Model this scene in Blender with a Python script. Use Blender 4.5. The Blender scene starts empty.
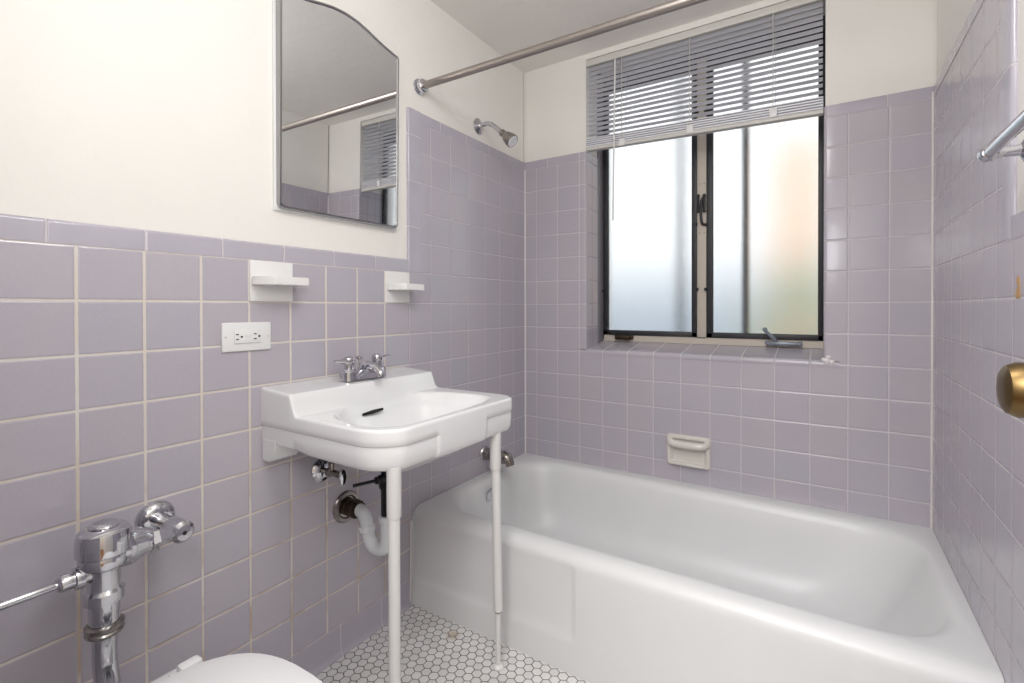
import bpy, bmesh, math, random
from mathutils import Vector, Matrix
random.seed(7)
PI = math.pi
sc = bpy.context.scene
COL = sc.collection

# ------------------------------------------------------------------ objects
def obj(name, bm, m, parent=None, smooth=35, kind=None):
    me = bpy.data.meshes.new(name)
    bmesh.ops.recalc_face_normals(bm, faces=bm.faces[:])
    bm.to_mesh(me); bm.free()
    mats = m if isinstance(m, (list, tuple)) else [m]
    for k in mats: me.materials.append(k)
    if smooth:
        for p in me.polygons: p.use_smooth = True
        me.set_sharp_from_angle(angle=math.radians(smooth))
    o = bpy.data.objects.new(name, me); COL.objects.link(o)
    if parent is not None: o.parent = parent
    if kind: o['kind'] = kind
    return o

def thing(name, label, cat, loc=(0, 0, 0), group=None):
    o = bpy.data.objects.new(name, None); COL.objects.link(o)
    o.empty_display_size = .05
    o.location = loc; o['label'] = label; o['category'] = cat
    if group: o['group'] = group
    return o

def tag(o, label, cat, group=None):
    o['label'] = label; o['category'] = cat
    if group: o['group'] = group
    return o

def struct(name, bm, m, parent=None, smooth=35):
    return obj(name, bm, m, parent, smooth, None if parent else 'structure')

def off(bm, v):
    """shift a mesh (used when the parent Empty is not at the origin)"""
    bmesh.ops.translate(bm, verts=bm.verts[:], vec=Vector(v)); return bm

# ------------------------------------------------------------------ shapes
def new(): return bmesh.new()

def box(bm, x0, x1, y0, y1, z0, z1, bev=0, seg=2):
    r = bmesh.ops.create_cube(bm, size=1)
    vs = r['verts']
    for v in vs:
        v.co = Vector((x0 + (v.co.x + .5) * (x1 - x0), y0 + (v.co.y + .5) * (y1 - y0), z0 + (v.co.z + .5) * (z1 - z0)))
    if bev:
        es = list({e for v in vs for e in v.link_edges})
        bmesh.ops.bevel(bm, geom=es, offset=bev, segments=seg, profile=.5, affect='EDGES')
    return bm

def grid(bm, rows, closed=False, mat=0):
    """rows: list of lists of points; faces between rows"""
    V = [[bm.verts.new(p) for p in r] for r in rows]
    n = len(rows[0])
    for i in range(len(rows) - 1):
        for j in range(n if closed else n - 1):
            k = (j + 1) % n
            try:
                f = bm.faces.new((V[i][j], V[i][k], V[i + 1][k], V[i + 1][j])); f.material_index = mat
            except ValueError: pass
    return V

def frame_of(d):
    d = d.normalized()
    a = Vector((0, 0, 1)) if abs(d.z) < .9 else Vector((1, 0, 0))
    u = d.cross(a).normalized(); return u, d.cross(u).normalized(), d

def lathe(bm, p0, axis, prof, n=32, caps=True, flat=None):
    """prof: (distance along axis, radius)"""
    p0 = Vector(p0); u, w, d = frame_of(Vector(axis))
    rows = []
    for t, r in prof:
        rows.append([p0 + d * t + (u * math.cos(2 * PI * k / n) + w * math.sin(2 * PI * k / n)) * max(r, 1e-5) for k in range(n)])
    V = grid(bm, rows, True)
    if caps:
        for R in (V[0], V[-1]):
            try: bm.faces.new(R)
            except ValueError: pass
    return bm

def tube(bm, pts, rad, n=16, caps=True):
    pts = [Vector(p) for p in pts]
    rads = rad if isinstance(rad, (list, tuple)) else [rad] * len(pts)
    tang = []
    for i in range(len(pts)):
        a = pts[max(i - 1, 0)]; b = pts[min(i + 1, len(pts) - 1)]
        tang.append((b - a).normalized())
    u, w, d = frame_of(tang[0]); rows = []
    for i, p in enumerate(pts):
        t = tang[i]; u = (u - t * u.dot(t)).normalized(); w = t.cross(u)
        rows.append([p + (u * math.cos(2 * PI * k / n) + w * math.sin(2 * PI * k / n)) * rads[i] for k in range(n)])
    V = grid(bm, rows, True)
    if caps:
        for R in (V[0], V[-1]): bm.faces.new(R)
    return bm

def spline(pts, n=8, closed=False):
    P = [Vector(p) for p in pts]; out = []; m = len(P)
    for i in range(m if closed else m - 1):
        if closed: a, b, c, d = P[i - 1], P[i], P[(i + 1) % m], P[(i + 2) % m]
        else: a, b, c, d = P[max(i - 1, 0)], P[i], P[i + 1], P[min(i + 2, m - 1)]
        for k in range(n):
            t = k / n
            out.append(.5 * ((2 * b) + (c - a) * t + (2 * a - 5 * b + 4 * c - d) * t * t + (3 * b - a - 3 * c + d) * t ** 3))
    if not closed: out.append(P[-1])
    return out

def prism(bm, outline, fn, t0, t1, mat=0):
    """outline 2-D points; fn(a,b,t)->3-D; extruded from t0 to t1"""
    A = [bm.verts.new(fn(a, b, t0)) for a, b in outline]; B = [bm.verts.new(fn(a, b, t1)) for a, b in outline]
    n = len(A); fs = [bm.faces.new(A), bm.faces.new(B[::-1])]
    for i in range(n): fs.append(bm.faces.new((A[i], B[i], B[(i + 1) % n], A[(i + 1) % n])))
    for f in fs: f.material_index = mat
    return bm

def rrect(x0, x1, y0, y1, r, z, ns=10, nc=8):
    """rounded rectangle ring, fixed number of points, same order for every call"""
    out = []
    r = min(r, (x1 - x0) / 2 - 1e-4, (y1 - y0) / 2 - 1e-4)
    cs = [((x0 + r, y0 + r), PI), ((x1 - r, y0 + r), 1.5 * PI), ((x1 - r, y1 - r), 0), ((x0 + r, y1 - r), .5 * PI)]
    for i, ((cx, cy), a0) in enumerate(cs):
        arc = [(cx + r * math.cos(a0 + .5 * PI * k / nc), cy + r * math.sin(a0 + .5 * PI * k / nc)) for k in range(nc + 1)]
        out += arc
        (dx, dy), b0 = cs[(i + 1) % 4]
        nx = (dx + r * math.cos(b0), dy + r * math.sin(b0)); l = arc[-1]
        out += [(l[0] + (nx[0] - l[0]) * k / ns, l[1] + (nx[1] - l[1]) * k / ns) for k in range(1, ns)]
    return [(x, y, z) for x, y in out]

def sstep(a, b, x):
    t = min(1, max(0, (x - a) / (b - a))); return t * t * (3 - 2 * t)

# ------------------------------------------------------------------ materials
def lin(c):
    return tuple((v / 12.92 if v <= .04045 else ((v + .055) / 1.055) ** 2.4) for v in c) + (1,)

class N:
    def __init__(s, name):
        s.m = bpy.data.materials.new(name); s.m.use_nodes = True
        s.t = s.m.node_tree; s.t.nodes.clear()
        s.out = s.t.nodes.new('ShaderNodeOutputMaterial')
        s.b = s.t.nodes.new('ShaderNodeBsdfPrincipled')
        s.t.links.new(s.b.outputs[0], s.out.inputs[0])
    def node(s, typ, ins=None, **kw):
        n = s.t.nodes.new(typ)
        for k, v in kw.items(): setattr(n, k, v)
        for k, v in (ins or {}).items(): s.set(n.inputs[k], v)
        return n
    def set(s, sock, v):
        if isinstance(v, bpy.types.NodeSocket): s.t.links.new(v, sock)
        else: sock.default_value = v
    def math(s, op, a, b=0, c=0, clamp=False):
        n = s.node('ShaderNodeMath', {0: a, 1: b, 2: c}, operation=op); n.use_clamp = clamp; return n.outputs[0]
    def vec(s, op, a, b=(0, 0, 0)):
        n = s.node('ShaderNodeVectorMath', {0: a, 1: b}, operation=op)
        return n.outputs['Value'] if op in ('DOT_PRODUCT', 'LENGTH') else n.outputs['Vector']
    def scale(s, a, f):
        n = s.node('ShaderNodeVectorMath', {0: a}, operation='SCALE'); s.set(n.inputs['Scale'], f); return n.outputs[0]
    def pos(s):
        return s.node('ShaderNodeNewGeometry').outputs['Position']
    def xyz(s, v):
        n = s.node('ShaderNodeSeparateXYZ', {0: v}); return n.outputs[0], n.outputs[1], n.outputs[2]
    def comb(s, x, y, z):
        return s.node('ShaderNodeCombineXYZ', {0: x, 1: y, 2: z}).outputs[0]
    def noise(s, v, scale, detail=3, rough=.5):
        return s.node('ShaderNodeTexNoise', {'Vector': v, 'Scale': scale, 'Detail': detail, 'Roughness': rough}).outputs[0]
    def mix(s, f, a, b):
        n = s.node('ShaderNodeMix', data_type='RGBA'); s.set(n.inputs[0], f); s.set(n.inputs[6], a); s.set(n.inputs[7], b); return n.outputs[2]
    def ramp(s, f, a, b, lo=0., hi=1., interp='SMOOTHSTEP'):
        n = s.node('ShaderNodeMapRange', {0: f, 1: a, 2: b, 3: lo, 4: hi}, interpolation_type=interp); return n.outputs[0]
    def P(s, **kw):
        for k, v in kw.items(): s.set(s.b.inputs[k.replace('_', ' ')], v)
        return s

def plain(name, c, rough=.4, metal=0, bump=0, bscale=200, spec=.5, coat=0):
    n = N(name); n.P(Roughness=rough, Metallic=metal); n.b.inputs['Specular IOR Level'].default_value = spec
    p = n.pos()
    nz = n.noise(p, 9, 3)
    n.P(Base_Color=n.mix(n.ramp(nz, .3, .7, 0, .10), lin(c), lin(tuple(v * .93 for v in c))))
    if coat: n.b.inputs['Coat Weight'].default_value = coat; n.b.inputs['Coat Roughness'].default_value = .05
    if bump:
        b = n.node('ShaderNodeBump', {'Strength': 1., 'Distance': bump, 'Height': n.noise(p, bscale, 4)}); n.P(Normal=b.outputs[0])
    return n.m

ZL, ZP = 1.1512, .10631          # a horizontal joint, and the joint spacing
LAV = (.710, .693, .733)
LAV2 = (.726, .698, .728)

def tile_mat(name, axis, pitch, o, gw=.0024, gcol=(.80, .78, .79), stain=0., vaxis=2, vp=ZP, vo=ZL):
    n = N(name); p = n.pos(); c = n.xyz(p)
    wob = n.math('MULTIPLY', n.math('SUBTRACT', n.noise(p, 60, 2), .5), .0016)
    h = n.math('DIVIDE', n.math('SUBTRACT', c[axis], o), pitch)
    v = n.math('DIVIDE', n.math('SUBTRACT', c[vaxis], vo), vp)
    def edge(q, pt):
        f = n.math('FRACT', q); return n.math('MULTIPLY', n.math('MINIMUM', f, n.math('SUBTRACT', 1., f)), pt)
    dh, dv = edge(h, pitch), edge(v, vp)
    d = n.math('ADD', n.math('MINIMUM', n.math('SUBTRACT', dh, gw * .12 if stain else 0.), dv), wob)
    m = n.ramp(d, gw * .5, gw * .5 + .0007)
    pil = n.ramp(d, gw * .3, gw * .5 + .0035)
    cell = n.comb(n.math('FLOOR', h), n.math('FLOOR', v), 3.7)
    wn = n.node('ShaderNodeTexWhiteNoise', {0: cell}, noise_dimensions='3D')
    rnd = wn.outputs[0]
    t = n.mix(rnd, lin(LAV), lin(LAV2))
    cloud = n.noise(p, 6, 3)
    t = n.mix(n.ramp(cloud, .35, .7, 0, .35), t, lin((.692, .677, .725)))
    fine = n.noise(p, 180, 3)
    t = n.mix(n.ramp(fine, .45, .8, 0, .16), t, lin((.80, .785, .82)))
    g = lin(gcol)
    if stain:
        st = n.math('MULTIPLY', n.ramp(n.noise(p, 7, 3), .32, .62, 0, 1.), stain)
        g = n.mix(st, lin(gcol), lin((.83, .76, .67)))
        low = n.math('MULTIPLY', n.ramp(c[2], 1.0, .2), n.ramp(n.noise(n.vec('ADD', p, (5, 3, 2)), 11, 3), .4, .65))
        g = n.mix(n.math('MULTIPLY', low, .75), g, lin((.70, .60, .49)))
    n.P(Base_Color=n.mix(m, g, t), Roughness=n.ramp(m, 0, 1, .75, .17))
    b = n.node('ShaderNodeBump', {'Strength': .8, 'Distance': .0012, 'Height': pil})
    b2 = n.node('ShaderNodeBump', {'Strength': .25, 'Distance': .0010, 'Height': n.noise(p, 30, 2), 'Normal': b.outputs[0]})
    tilt = n.scale(n.vec('SUBTRACT', wn.outputs[1], (.5, .5, .5)), .016)
    n.P(Normal=n.vec('NORMALIZE', n.vec('ADD', b2.outputs[0], tilt)))
    return n.m

def trim_mat(name, axis, pitch, o, gcol=(.80, .78, .79)):
    n = N(name); p = n.pos(); c = n.xyz(p)
    h = n.math('DIVIDE', n.math('SUBTRACT', c[axis], o), pitch)
    f = n.math('FRACT', h); d = n.math('MULTIPLY', n.math('MINIMUM', f, n.math('SUBTRACT', 1., f)), pitch)
    d = n.math('ADD', d, n.math('MULTIPLY', n.math('SUBTRACT', n.noise(p, 60, 2), .5), .0014))
    m = n.ramp(d, .0012, .002)
    wn = n.node('ShaderNodeTexWhiteNoise', {0: n.comb(n.math('FLOOR', h), 1.3, 8.1)}, noise_dimensions='3D')
    t = n.mix(wn.outputs[0], lin(LAV), lin((.702, .682, .73)))
    t = n.mix(n.ramp(n.noise(p, 8, 3), .4, .7, 0, .4), t, lin((.74, .72, .765)))
    n.P(Base_Color=n.mix(m, lin(gcol), t), Roughness=n.ramp(m, 0, 1, .75, .15))
    b = n.node('ShaderNodeBump', {'Strength': .8, 'Distance': .0012, 'Height': n.ramp(d, .0008, .004)})
    n.P(Normal=b.outputs[0])
    return n.m

def hex_mat(name):
    n = N(name); p = n.pos(); c = n.xyz(p); S = .0278
    x = n.math('DIVIDE', n.math('SUBTRACT', c[0], .3596 - S * 40), S); y = n.math('DIVIDE', n.math('SUBTRACT', c[1], -.9068 - S * 1.7320508 * 40), S)
    def m(q, w): return n.math('SUBTRACT', n.math('MODULO', q, w), w / 2)
    R = 1.7320508
    ax_, ay = m(n.math('ADD', x, .5), 1.), m(n.math('ADD', y, R / 2), R)
    bx, by = m(x, 1.), m(y, R)
    la = n.math('ADD', n.math('MULTIPLY', ax_, ax_), n.math('MULTIPLY', ay, ay))
    lb = n.math('ADD', n.math('MULTIPLY', bx, bx), n.math('MULTIPLY', by, by))
    s = n.math('LESS_THAN', la, lb)
    def pick(a, b): return n.math('ADD', n.math('MULTIPLY', a, s), n.math('MULTIPLY', b, n.math('SUBTRACT', 1., s)))
    gx, gy = pick(ax_, bx), pick(ay, by)
    agx, agy = n.math('ABSOLUTE', gx), n.math('ABSOLUTE', gy)
    hd = n.math('MAXIMUM', agx, n.math('ADD', n.math('MULTIPLY', agx, .5), n.math('MULTIPLY', agy, .8660254)))
    d = n.math('MULTIPLY', n.math('SUBTRACT', .5, hd), S)
    d = n.math('ADD', d, n.math('MULTIPLY', n.math('SUBTRACT', n.noise(p, 90, 2), .5), .0012))
    mk = n.ramp(d, .0007, .0014)
    cell = n.comb(n.math('ROUND', n.math('MULTIPLY', n.math('SUBTRACT', x, gx), 2)), n.math('ROUND', n.math('MULTIPLY', n.math('SUBTRACT', y, gy), 2)), 0)
    wn = n.node('ShaderNodeTexWhiteNoise', {0: cell}, noise_dimensions='3D')
    t = n.mix(wn.outputs[0], lin((.90, .89, .885)), lin((.84, .83, .825)))
    t = n.mix(n.ramp(n.noise(p, 7, 4), .5, .75, 0, .35), t, lin((.78, .76, .74)))
    # one pair of rust-stained tiles by the tub
    dx = n.vec('LENGTH', n.vec('SUBTRACT', n.comb(c[0], c[1], 0.), (.226, -.818, 0)))
    t = n.mix(n.ramp(dx, .03, .008, 0, .55), t, lin((.70, .58, .42)))
    g = n.mix(n.noise(p, 14, 3), lin((.22, .21, .20)), lin((.36, .34, .33)))
    n.P(Base_Color=n.mix(mk, g, t), Roughness=n.ramp(mk, 0, 1, .8, .28))
    b = n.node('ShaderNodeBump', {'Strength': .8, 'Distance': .001, 'Height': n.ramp(d, .0006, .0032)})
    tilt = n.scale(n.vec('SUBTRACT', wn.outputs[1], (.5, .5, .5)), .03)
    n.P(Normal=n.vec('NORMALIZE', n.vec('ADD', b.outputs[0], tilt)))
    return n.m

def wall_paint(name, c):
    n = N(name); p = n.pos()
    n.P(Base_Color=n.mix(n.ramp(n.noise(p, 2.2, 3), .35, .7, 0, .35), lin(c), lin(tuple(v * .975 for v in c))), Roughness=.5)
    n.b.inputs['Specular IOR Level'].default_value = .3
    h = n.math('ADD', n.math('MULTIPLY', n.noise(p, 9, 4), .8), n.math('MULTIPLY', n.noise(p, 60, 4), .25))
    b = n.node('ShaderNodeBump', {'Strength': .55, 'Distance': .005, 'Height': h}); n.P(Normal=b.outputs[0])
    return n.m

M = {}
M['paint'] = wall_paint('cream_wall_paint', (.93, .919, .898))
M['ceil'] = wall_paint('ceiling_paint', (.935, .92, .90))
M['tileL'] = tile_mat('lavender_tile_by_basin', 1, .1115, -1.6662, .0038, (.85, .83, .81), .35)
M['tileLT'] = tile_mat('lavender_tile_by_shower', 1, .1115, -1.6662, .0022)
M['tileW'] = tile_mat('lavender_tile_under_window', 0, .1100, -.0448, .0024)
M['tileR'] = tile_mat('lavender_tile_right_wall', 1, .1018, -.677, .0022)
M['tileJ'] = tile_mat('lavender_tile_window_jamb', 1, .063, .006, .0024, (.60, .58, .62))
M['tileS'] = tile_mat('lavender_tile_window_sill', 0, .1100, -.0448, .003, vaxis=1, vp=9., vo=-4.)
M['tileB'] = tile_mat('lavender_tile_door_wall', 0, .1100, .02, .003)
M['capY'] = trim_mat('lavender_cap_tile', 1, .1570, -1.709)
M['capX'] = trim_mat('lavender_cap_tile_window_wall', 0, .1570, 1.065)
M['capZ'] = trim_mat('lavender_edge_tile', 2, .1595, 1.1512)
M['cove'] = trim_mat('lavender_cove_tile', 1, .1570, -1.063)
M['hex'] = hex_mat('white_hexagon_mosaic')
M['caulk'] = plain('white_caulk', (.88, .86, .86), .5)
M['enamel'] = plain('white_tub_enamel', (.875, .875, .877), .36, bump=.0006, bscale=9)
M['china'] = plain('white_vitreous_china', (.90, .90, .905), .10, coat=.4)
M['chinaW'] = plain('white_glazed_ceramic', (.915, .91, .905), .2, coat=.3)
M['chinaC'] = plain('cream_glazed_ceramic', (.86, .845, .82), .2, coat=.3)
M['chrome'] = plain('polished_chrome', (.80, .80, .82), .06, 1)
M['chromeD'] = plain('dull_worn_chrome', (.62, .60, .58), .24, 1, bump=.0004, bscale=120)
M['rod'] = plain('brushed_steel', (.66, .63, .61), .34, 1)
M['mframe'] = plain('stainless_mirror_frame', (.66, .66, .67), .22, 1)
M['mirror'] = plain('mirror_glass', (.95, .955, .96), .008, 1)
M['brass'] = plain('aged_brass', (.46, .38, .25), .38, 1, bump=.0006, bscale=40)
M['black'] = plain('black_plastic', (.035, .035, .04), .35)
M['blackp'] = plain('worn_black_window_paint', (.15, .15, .17), .45, bump=.0008, bscale=90)
M['cream'] = plain('cream_window_paint', (.78, .745, .70), .5, bump=.0008, bscale=60)
M['plastic'] = plain('white_plastic', (.91, .91, .91), .3)
M['pvc'] = plain('white_pvc_pipe', (.86, .865, .88), .3)
M['legp'] = plain('white_painted_leg', (.86, .855, .85), .3, bump=.0006, bscale=50)
M['slat'] = plain('grey_white_blind_slat', (.94, .94, .965), .38)
M['slat2'] = plain('off_white_blind_rail', (.83, .82, .80), .4)
M['rubber'] = plain('dark_gap', (.05, .045, .04), .7)
M['rust'] = plain('corroded_brass_nut', (.26, .215, .17), .42, .8, bump=.001, bscale=150)
M['tan'] = plain('exposed_tan_plaster', (.72, .58, .42), .85, bump=.003, bscale=160)
M['door'] = plain('white_door_paint', (.88, .87, .85), .4)
M['white'] = plain('toilet_seat_plastic', (.92, .92, .925), .22)
M['hall'] = plain('hall_wall_paint', (.82, .79, .74), .6)
M['hallf'] = plain('hall_wood_floor', (.50, .33, .20), .35)
M['steelg'] = plain('worn_grey_metal', (.50, .53, .57), .35, .3)
M['iron2'] = plain('grey_casing_paint', (.52, .51, .54), .5)
M['iron'] = plain('grey_iron_bar', (.20, .21, .23), .6)
M['ground'] = plain('grey_roof_gravel', (.24, .28, .34), .9, bump=.01, bscale=20)
M['bluegrey'] = plain('blue_grey_render', (.76, .80, .84), .8)
M['orange'] = plain('orange_brick', (.98, .80, .62), .8)
M['leaf'] = plain('green_leaf', (.74, .80, .70), .7)

def pane_mat():
    n = N('frosted_window_glass'); p = n.pos()
    c = n.xyz(p)
    n.P(Base_Color=(1, 1, 1, 1), Roughness=.24, IOR=1.33)
    n.b.inputs['Transmission Weight'].default_value = 1
    b = n.node('ShaderNodeBump', {'Strength': 1., 'Distance': .0016, 'Height': n.noise(p, 380, 4)}); n.P(Normal=b.outputs[0])
    return n.m
M['pane'] = pane_mat()

# ------------------------------------------------------------------ setting
W = 1.4947; CZ = 2.152; YB = -2.03; PT = .008     # room width, ceiling, door wall, tile stands proud of plaster
XO, XI = .3125, 1.209                             # window opening
HZ = 2.128                                        # window head
SF, SB, WD = .843, .873, .19                      # sill front height, back height, depth
TT, TR, LT, LR = 1.683, 1.722, 1.1512, 1.196      # tops: high tile / cap, low tile / cap

struct('floor', box(new(), -.02, W + .02, YB, .0, -.06, 0), M['hex'])
struct('ceiling', box(new(), -.12, W + .12, YB - .1, .32, CZ, CZ + .08), M['ceil'])

# left wall
wl = struct('wall_left', box(new(), -.12, -PT, YB, .0, 0, CZ), M['paint'])
struct('tile_field', box(new(), -PT, 0, YB, -.777, .088, LT), M['tileL'], wl)
struct('tile_field', box(new(), -PT, 0, -.777, -.715, .088, LT), M['tileLT'], wl)
struct('tile_field', box(new(), -PT, 0, -.715, 0, 0, TT), M['tileLT'], wl)
def capprof(w, t=PT, n=6, r=.007):
    """cross-section of a bullnose cap: (height, thickness), rounded on the free edge"""
    p = [(0, 0), (w, 0)]
    p += [(w - r + r * math.cos(a), t - r + r * math.sin(a)) for a in [k * PI / 2 / n for k in range(n + 1)]]
    p += [(0, t)]; return p
def cap_y(par, side, z, w, y0, y1, m):
    s = 1 if side == 'L' else -1; x0 = -PT if side == 'L' else W + PT
    struct('cap_tile', prism(new(), capprof(w), lambda a, b, t: Vector((x0 + s * b * 1.12, t, z + a)), y0, y1), m, par)
def edge_z(par, side, y, w, z0, z1, m):
    s = 1 if side == 'L' else -1; x0 = -PT if side == 'L' else W + PT
    struct('edge_tile', prism(new(), capprof(w, r=.0075), lambda a, b, t: Vector((x0 + s * b * 1.12, y - a, t)), z0, z1), m, par)
cap_y(wl, 'L', LT, LR - LT, YB, -.777, M['capY'])
cap_y(wl, 'L', TT, TR - TT, -.715, 0, M['capY'])
edge_z(wl, 'L', -.715, .062, LT, TR - .001, M['capZ'])
# cove base along the left wall
cv = [(0, 0), (.012, 0), (.008, .003), (.004, .009), (.0015, .018), (.0006, .0875), (0, .088)]
struct('cove_base', prism(new(), cv, lambda a, b, t: Vector((a - .0, t, b)), YB, -.775), M['cove'], wl)
struct('cove_back', box(new(), -PT, 0, YB, -.715, 0, .088), M['cove'], wl)

# window wall
ww = struct('wall_back', box(new(), -.12, XO, PT, .30, 0, CZ), M['paint'])
struct('plaster', box(new(), XI, W + .12, PT, .30, 0, CZ), M['paint'], ww)
struct('plaster', box(new(), XO, XI, PT, .30, HZ, CZ), M['paint'], ww)
struct('plaster', box(new(), XO, XI, .02, .30, 0, SF - .02), M['paint'], ww)
struct('tile_field', box(new(), 0, XO - .042, 0, PT, 0, TT), M['tileW'], ww)
struct('tile_field', box(new(), XI + .042, W, 0, PT, 0, TT), M['tileW'], ww)
def arc_tile(par, x0, xe, s, z0, z1):
    """edge column with a rounded corner that turns into the window jamb"""
    r = .010; o = [(x0, PT), (x0, 0), (xe - s * r, 0)]
    o += [(xe - s * r + s * r * math.sin(a), r - r * math.cos(a)) for a in [k * PI / 2 / 8 for k in range(1, 9)]]
    o += [(xe, WD), (xe - s * .004, WD), (xe - s * .004, PT + .006), (xe - s * .006, PT)]
    bm = prism(new(), o, lambda a, b, t: Vector((a, b, t)), z0, z1)
    for f in bm.faces:
        f.normal_update()
        c = f.calc_center_median()
        if c.y > .012 and abs(f.normal.x) > .7: f.material_index = 1
    struct('bullnose_tile', bm, [M['tileW'], M['tileJ']], par)
arc_tile(ww, XO - .042, XO + .004, 1, SF, TR - .002)
arc_tile(ww, XI + .042, XI - .004, -1, SF, TR - .002)
struct('tile_field', box(new(), XO - .042, XI + .042, 0, PT, 0, SF - .020), M['tileW'], ww)
def cap_x(x0, x1):
    struct('cap_tile', prism(new(), capprof(TR - TT), lambda a, b, t: Vector((t, PT - b * 1.12, TT + a)), x0, x1), M['capX'], ww)
cap_x(0, XO - .041); cap_x(XI + .041, W)
# sloping sill with a bullnose front
r = .012
sp = [(.02, SF - .021), (0, SF - .021), (0, SF - r)] + [(r - r * math.cos(a), SF - r + r * math.sin(a)) for a in [k * PI / 2 / 6 for k in range(1, 7)]] + [(WD + .02, SB), (WD + .02, SF - .021)]
struct('sill_tile', prism(new(), sp, lambda a, b, t: Vector((t, a, b)), XO - .042, XI + .042), M['tileS'], ww)
# low lump of filler at the sill's right corner
bm = new()
for dx, dz, rr in ((0, 0, .013), (.014, -.004, .011), (-.010, .004, .009), (.004, .012, .010)):
    bmesh.ops.create_icosphere(bm, subdivisions=2, radius=rr, matrix=Matrix.Translation((XI + .006 + dx, -.000, SF + .000 + dz)) @ Matrix.Diagonal((.8, .35, .8, 1)))
struct('filler_patch', bm, M['caulk'], ww)

# right wall
wr = struct('wall_right', box(new(), W + PT, W + .12, YB, .0, 0, CZ), M['paint'])
struct('tile_field', box(new(), W, W + PT, YB, -.765, 0, LT), M['tileR'], wr)
struct('tile_field', box(new(), W, W + PT, -.765, -.717, 0, LT), M['tileR'], wr)
struct('tile_field', box(new(), W, W + PT, -.717, 0, 0, TT), M['tileR'], wr)
cap_y(wr, 'R', LT, LR - LT, YB, -.765, M['capY'])
cap_y(wr, 'R', TT, TR - TT, -.717, 0, M['capY'])
edge_z(wr, 'R', -.717, .048, LT, TR - .001, M['capZ'])
bm = new()
for k in range(9):
    bmesh.ops.create_icosphere(bm, subdivisions=2, radius=random.uniform(.005, .009), matrix=Matrix.Translation((W, -.806 + random.uniform(-.009, .009), 1.062 + random.uniform(-.014, .014))) @ Matrix.Diagonal((.25, 1, 1.2, 1)))
struct('chipped_plaster', bm, M['tan'], wr)

# caulk beads in the corners and round the tub
struct('trim_1', tube(new(), [(.001, -.001, .33), (.001, -.001, TR - .04)], .0040, 8), M['caulk'])
struct('trim_2', tube(new(), [(W - .001, -.001, .33), (W - .001, -.001, TR - .02)], .0040, 8), M['caulk'])
struct('trim_3', tube(new(), [(.001, -.774, .0), (.001, -.770, .29)], .0034, 8), M['caulk'])

# door wall with the doorway the picture is taken from
wf = struct('wall_front', box(new(), -.12, .70, YB - .10, YB, 0, CZ), M['paint'])
struct('plaster', box(new(), 1.47, W + .12, YB - .10, YB, 0, CZ), M['paint'], wf)
struct('plaster', box(new(), .70, 1.47, YB - .10, YB, 2.0, CZ), M['paint'], wf)
struct('tile_field', box(new(), 0, .64, YB, YB + PT, 0, LT), M['tileB'], wf)
struct('door_casing', box(new(), .64, .70, YB - .11, YB + .014, 0, 2.06, .003), M['door'], wf)
# the hall behind the doorway
hall = struct('wall_hall', box(new(), -.6, 2.4, -4.0, -3.9, 0, 2.4), M['hall'])
struct('hall_side', box(new(), -.7, -.6, -4.0, YB - .1, 0, 2.4), M['hall'], hall)
struct('hall_side', box(new(), 2.4, 2.5, -4.0, YB - .1, 0, 2.4), M['hall'], hall)
struct('hall_side', box(new(), W + .12, 2.4, YB - .14, YB - .1, 0, 2.4), M['hall'], hall)
struct('hall_side', box(new(), -.6, -.12, YB - .14, YB - .1, 0, 2.4), M['hall'], hall)
struct('hall_top', box(new(), -.7, 2.5, -4.0, YB - .1, 2.4, 2.48), M['ceil'], hall)
struct('hall_lintel', box(new(), -.7, 2.5, YB - .14, YB - .1, CZ, 2.4), M['hall'], hall)
struct('hall_ground', box(new(), -.7, 2.5, -4.0, YB, -.06, 0), M['hallf'], hall)

# open door against the right wall, brass knob
dr = struct('door_1', box(new(), 1.428, 1.463, -2.02, -1.275, .01, 1.99, .002), M['door'])
bm = lathe(new(), (1.428, -1.335, .948), (-1, 0, 0), [(0, .030), (.003, .030), (.006, .026), (.008, .012), (.020, .0105), (.026, .012), (.031, .020), (.037, .0255), (.048, .0275), (.060, .0268), (.067, .0235), (.070, .018), (.071, .008), (.0712, 0)], 40)
struct('door_knob', bm, M['brass'], dr)

# ------------------------------------------------------------------ window
win = struct('window_1', box(new(), XO + .004, XI - .004, WD, WD + .035, SB - .002, .900), M['cream'])
Y0 = WD
struct('outer_frame', box(new(), XO, XO + .0115, Y0, Y0 + .035, .88, HZ), M['cream'], win)
struct('outer_frame', box(new(), XI - .014, XI, Y0 + .004, Y0 + .035, .88, HZ), M['blackp'], win)
struct('outer_frame', box(new(), XO, XI, Y0, Y0 + .035, 2.075, HZ), M['blackp'], win)
struct('mullion', box(new(), .745, .787, Y0, Y0 + .035, .895, HZ, .001), M['cream'], win)
ZB, ZT = .900, 2.075
def sash(x0, x1, wl_, wr_):
    bm = new(); a = Y0 - .006; b = Y0 + .022
    box(bm, x0, x0 + wl_, a, b, ZB, ZT, .0015); box(bm, x1 - wr_, x1, a, b, ZB, ZT, .0015)
    box(bm, x0, x1, a, b, ZB, ZB + .020, .0015); box(bm, x0, x1, a, b, ZT - .035, ZT, .0015)
    s = struct('sash', bm, M['blackp'], win)
    struct('pane', box(new(), x0 + wl_ - .004, x1 - wr_ + .004, Y0 + .009, Y0 + .013, ZB + .016, ZT - .03), M['pane'], s)
    # pale putty bead round the glass
    bm = new()
    box(bm, x0 + wl_, x0 + wl_ + .002, a + .006, a + .014, ZB + .02, ZT - .035); box(bm, x0 + wl_, x1 - wr_, a + .006, a + .014, ZB + .02, ZB + .0225)
    struct('putty', bm, M['iron'], s)
    return s
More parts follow.
